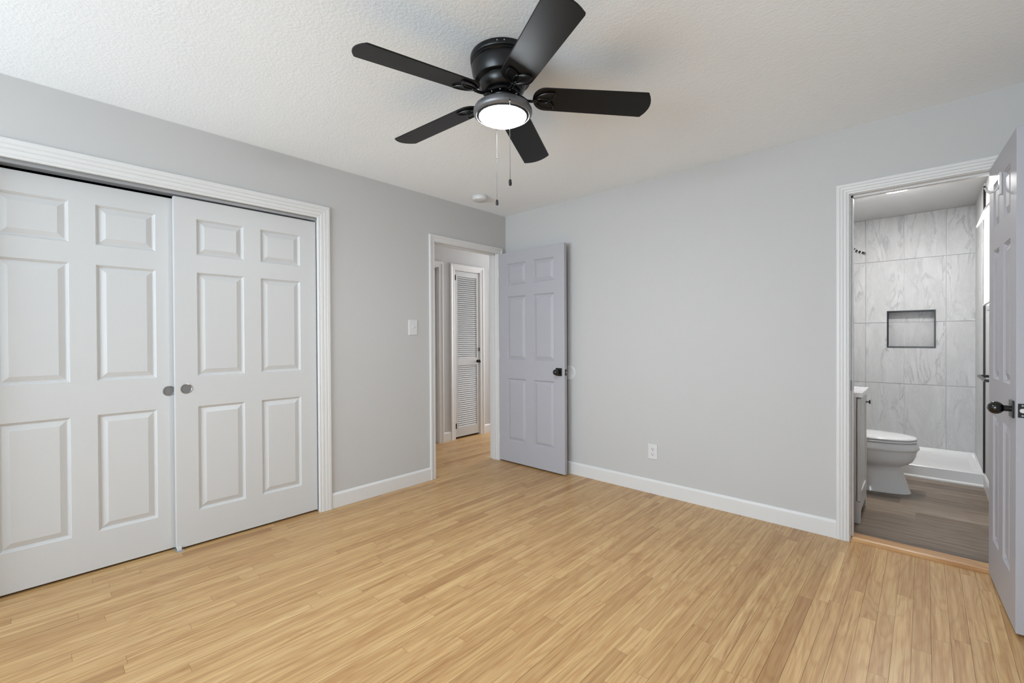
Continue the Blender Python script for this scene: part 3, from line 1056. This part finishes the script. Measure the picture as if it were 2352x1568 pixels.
wbm = tag(MB().lathe([(.001, -.0045), (.050, -.0045), (.054, -.0065), (.060, -.0065), (.0635, -.0035), (.064, 0)], (0, 0, 0), 'y', 48).build('wall_bumper', M['wall_plastic'] if 'wall_plastic' in M else M['plastic']),
          'round pale wall bumper behind the knob of the open hall door', 'door stop')
wbm.location = (.781, 0, .9)

hk = thing('adhesive_hook', 'white adhesive hook stuck high on the open bathroom door', 'hook', bd.location.copy(), -math.pi / 2 + BA)
hk.location = bd.matrix_basis @ Vector((.303, 0, 1.884))
mb = MB()
pts = []
for i in range(28):
    t = 2 * math.pi * i / 28
    c, s = math.cos(t), math.sin(t)
    pts.append((.0155 * (abs(c) ** .5) * (1 if c > 0 else -1), -.0002, .051 * (abs(s) ** .35) * (1 if s > 0 else -1)))
mb.prism(pts, (0, -.0085, 0))
mb.build('base_plate', M['plastic'], hk, bevel=.002)
pa = [(0, -.008, -.005), (0, -.012, -.020), (0, -.022, -.032), (0, -.036, -.034), (0, -.046, -.024), (0, -.050, -.008)]
MB().tube(pa, [.008, .009, .009, .009, .0085, .007], 10, flat=.6).build('hook_arm', M['plastic'], hk)

# ------------------------------------------------------------------ bathroom things
# shower pan
pan = thing('shower_pan', 'low white shower pan in front of the tiled wall', 'shower pan', (2.9, 2.25, BZF))
org = pan.location
X0, X1, Y0, Y1 = BXL + .003, BXR - .003, 1.842, BYB - .003
mb = MB()


def rect(i, z, f=None):
    return [(X0 + i, Y0 + (f if f is not None else i), z), (X1 - i, Y0 + (f if f is not None else i), z), (X1 - i, Y1 - i, z), (X0 + i, Y1 - i, z)]


mb.rings([rect(0, BZF + .0002), rect(0, BZF + .100, 0), [(X0, Y0 + .004, BZF + .104), (X1, Y0 + .004, BZF + .104), (X1, Y1, BZF + .118), (X0, Y1, BZF + .118)],
          [(X0 + .02, Y0 + .06, BZF + .104), (X1 - .02, Y0 + .06, BZF + .104), (X1 - .02, Y1 - .012, BZF + .112), (X0 + .02, Y1 - .012, BZF + .112)],
          [(X0 + .03, Y0 + .085, BZF + .085), (X1 - .03, Y0 + .085, BZF + .085), (X1 - .03, Y1 - .03, BZF + .085), (X0 + .03, Y1 - .03, BZF + .085)],
          [(X0 + .06, Y0 + .12, BZF + .066), (X1 - .06, Y0 + .12, BZF + .066), (X1 - .06, Y1 - .06, BZF + .066), (X0 + .06, Y1 - .06, BZF + .066)]], smooth=False)
mb.build('basin', M['acrylic'], pan, org, bevel=.006)
MB().prism([(X0, Y0 - .010, BZF + .0002), (X0, Y0 - .010, BZF + .010), (X0, Y0 - .004, BZF + .018), (X0, Y0, BZF + .020), (X0, Y0, BZF + .0002)], (X1 - X0, 0, 0)).build('toe_strip', M['acrylic'], pan, org)
# drain
MB().lathe([(.055, .0662), (.055, .069), (.050, .0695), (.001, .0695)], (2.90, 2.25, BZF), 'z', 28).build('drain', M['black'], pan, org)

# toilet, facing +x
TY = 1.285
to = thing('toilet', 'white elongated toilet with closed lid between vanity and shower', 'toilet', (BXL + .012, TY, BZF))


def egg(xf, xb, hw, z, n=40, ex=2.3):
    xm = xb + (xf - xb) * .45
    out = []
    for i in range(n):
        t = 2 * math.pi * i / n
        c, s = math.cos(t), math.sin(t)
        rx = (xf - xm) if c > 0 else (xm - xb)
        out.append(Vector((xm + rx * (abs(c) ** (2 / ex)) * (1 if c > 0 else -1), hw * (abs(s) ** (2 / ex)) * (1 if s > 0 else -1), z)))
    return out


k0 = .728
mb = MB()
mb.rings([egg(.684, .14, .122, .0005), egg(.680, .14, .120, .010), egg(.668, .15, .113, .05), egg(.650, .16, .106, .11), egg(.634, .17, .104, .16), egg(.620, .17, .107, .196), egg(.636, .17, .118, .206),
          egg(.668, .16, .140, .222), egg(.696, .15, .158, .25), egg(.711, .13, .170, .285), egg(.717, .12, .178, .318), egg(.723, .115, .1825, .336), egg(.730, .11, .1875, .340), egg(.731, .11, .188, .348), egg(.722, .11, .183, .378),
          egg(.716, .11, .180, .388), egg(.710, .115, .176, .391)])
mb.build('bowl', M['ceramic'], to, sharp=70)
mb = MB().rings([egg(.712, .20, .178, .3945), egg(.719, .20, .183, .398), egg(.720, .20, .184, .404), egg(.716, .20, .181, .4095)])
mb.build('seat', M['ceramic'], to, sharp=70)
mb = MB().rings([egg(.712, .19, .180, .4135), egg(.718, .19, .184, .417), egg(.717, .19, .1835, .423), egg(.708, .195, .177, .429), egg(.66, .22, .145, .4345), egg(.55, .28, .08, .437), egg(.46, .36, .02, .4375)])
mb.build('lid', M['ceramic'], to, sharp=70)
mb = MB()
mb.prism([(.002, -.20, .375), (.185, -.20, .375), (.195, -.19, .375), (.195, .19, .375), (.185, .20, .375), (.002, .20, .375)], (0, 0, .345))
mb.build('tank', M['ceramic'], to, bevel=.008)
MB().box(.0, .205, -.208, .208, .722, .752).build('tank_lid', M['ceramic'], to, bevel=.006)
MB().box(.196, .206, -.17, -.13, .66, .68).box(.206, .214, -.17, -.10, .665, .675).build('flush_lever', M['nickel'], to)

# vanity
VY0, VY1, VXF = .325, .755, 2.795
va = thing('vanity_cabinet', 'narrow white vanity cabinet with a black knob just inside the bathroom', 'cabinet', (2.58, (VY0 + VY1) / 2, BZF))
org = va.location
vz = BZF + .812
mb = MB()
mb.box(BXL + .004, VXF, VY0, VY1, BZF + .11, vz)
mb.build('body', M['white'], va, org)


def foot_apron(pts, vec, name):
    MB().prism(pts, vec).build(name, M['white'], va, org)


# front apron with a shaped cut-out, flush with the door face
fx = VXF
W_ = VY1 - VY0
ap = [(0, 0), (.035, 0), (.050, .035), (.070, .060), (.095, .068), (W_ - .095, .068), (W_ - .070, .060), (W_ - .050, .035), (W_ - .035, 0), (W_, 0), (W_, .135), (0, .135)]
foot_apron([(fx, VY0 + a_, BZF + .0003 + b_) for a_, b_ in ap], (.020, 0, 0), 'front_apron')
for y_ in (VY0, VY1 - .018):
    sa = [(BXL + .004, 0), (BXL + .05, 0), (fx, 0), (fx, .112), (BXL + .004, .112)]
    foot_apron([(a_, y_, BZF + .0003 + b_) for a_, b_ in sa], (0, .018, 0), 'side_foot')
dr = MB()
dy0, dy1, dz0, dz1 = VY0 + .012, VY1 - .012, BZF + .139, vz - .012
loc = [(0, 0), (0.052, 0), (.056, .005), (.066, .007)]
pr = [[(fx + .004 + .018 - e, dy0 + o, dz0 + o), (fx + .004 + .018 - e, dy1 - o, dz0 + o), (fx + .004 + .018 - e, dy1 - o, dz1 - o), (fx + .004 + .018 - e, dy0 + o, dz1 - o)] for o, e in loc]
dr.rings([[(fx + .004, *p[1:]) for p in pr[0]]] + pr, smooth=False)
do = dr.build('door', M['white'], va, org, bevel=.001)
MB().lathe([(.0055, .021), (.0045, .026), (.0045, .038), (.013, .039), (.0145, .043), (.013, .047), (.001, .0475)], (fx, .695, BZF + .745), 'x', 20).build('knob', M['blackknob'], do, org)
ct = thing('countertop', 'white stone vanity top on the narrow cabinet', 'countertop', (2.58, .54, vz))
org = ct.location
MB().box(BXL + .002, 2.828, VY0 - .012, VY1 + .012, vz + .0005, vz + .030).build('slab', M['quartz'], ct, org, bevel=.003)
MB().box(BXL + .002, BXL + .018, VY0 - .012, VY1 + .012, vz + .030, vz + .11).build('backsplash', M['quartz'], ct, org)

# shower head on the left wall
sh = thing('rain_shower', 'black square shower head reaching in from the left', 'shower', (2.615, 2.28, 2.058))
mb = MB()
A = Matrix.Rotation(R(26), 3, 'Y')
hp = lambda x, y, z: A @ Vector((x, y, z))
bx_ = [hp(x, y, z) for z in (-.010, .010) for x, y in ((-.085, -.045), (.085, -.045), (.085, .045), (-.085, .045))]
mb.add(bx_, [(0, 3, 2, 1), (4, 5, 6, 7), (0, 1, 5, 4), (1, 2, 6, 5), (2, 3, 7, 6), (3, 0, 4, 7)])
mb.build('spray_plate', M['black'], sh, bevel=.003)
mb = MB()
for i in range(5):
    x = -.055 + i * .0275
    for f_ in (((x - .0025), (x + .0025)),):
        bx_ = [hp(xx, yy, zz) for zz in (-.0118, .0118) for xx, yy in ((f_[0], -.0465), (f_[1], -.0465), (f_[1], .0465), (f_[0], .0465))]
        mb.add(bx_, [(0, 3, 2, 1), (4, 5, 6, 7), (0, 1, 5, 4), (1, 2, 6, 5), (2, 3, 7, 6), (3, 0, 4, 7)])
mb.build('nozzle_strip', M['plastic'], sh)
MB().tube([(-.263, 0, .075), (-.20, 0, .085), (-.10, 0, .072), (-.03, 0, .035), (0, 0, .010)], .0105, 12).lathe([(.028, -.264), (.028, -.257), (.012, -.25)], (0, 0, .075), 'x', 24).build('shower_arm', M['black'], sh)

# towel bar on the right wall
tb_ = thing('towel_bar', 'square black towel bar on the right bathroom wall', 'towel bar', (BXR, 1.0, .93))
MB().box(-.083, -.067, -.24, .24, -.008, .008).build('bar', M['black'], tb_, bevel=.001)
for y_ in (-.225, .225):
    MB().box(-.075, -.0002, y_ - .009, y_ + .009, -.009, .009).box(-.008, -.0002, y_ - .022, y_ + .022, -.022, .022).build('post', M['black'], tb_, bevel=.001)

# blind at the bathroom window
bl_ = thing('window_blind', 'white blind with a slanted valance at the bathroom window', 'blind', (BXR, 1.25, 2.06))
MB().prism([(-.0168, -.37, .045), (-.022, -.37, .050), (-.072, -.37, -.024), (-.064, -.37, -.028)], (0, .74, 0)).build('valance', M['valance'], bl_)
MB().box(-.0305, -.0285, -.335, .335, -.62, .02).build('shade', M['shade'], bl_)
MB().tube([(-.032, -.335, -.62), (-.032, .335, -.62)], .0065, 10).build('hem_bar', M['plastic'], bl_)

# bathroom ceiling light
cl = thing('ceiling_light', 'flat round bathroom ceiling light just peeking under the door head', 'ceiling light', (2.95, 1.51, ZB))
MB().lathe([(.120, -.0003), (.122, -.006), (.120, -.010)], (0, 0, 0), 'z', 48).build('base', M['plastic'], cl)
MB().lathe([(.117, -.010), (.116, -.014), (.108, -.0175), (.001, -.0185)], (0, 0, 0), 'z', 48).build('diffuser', M['led'], cl)
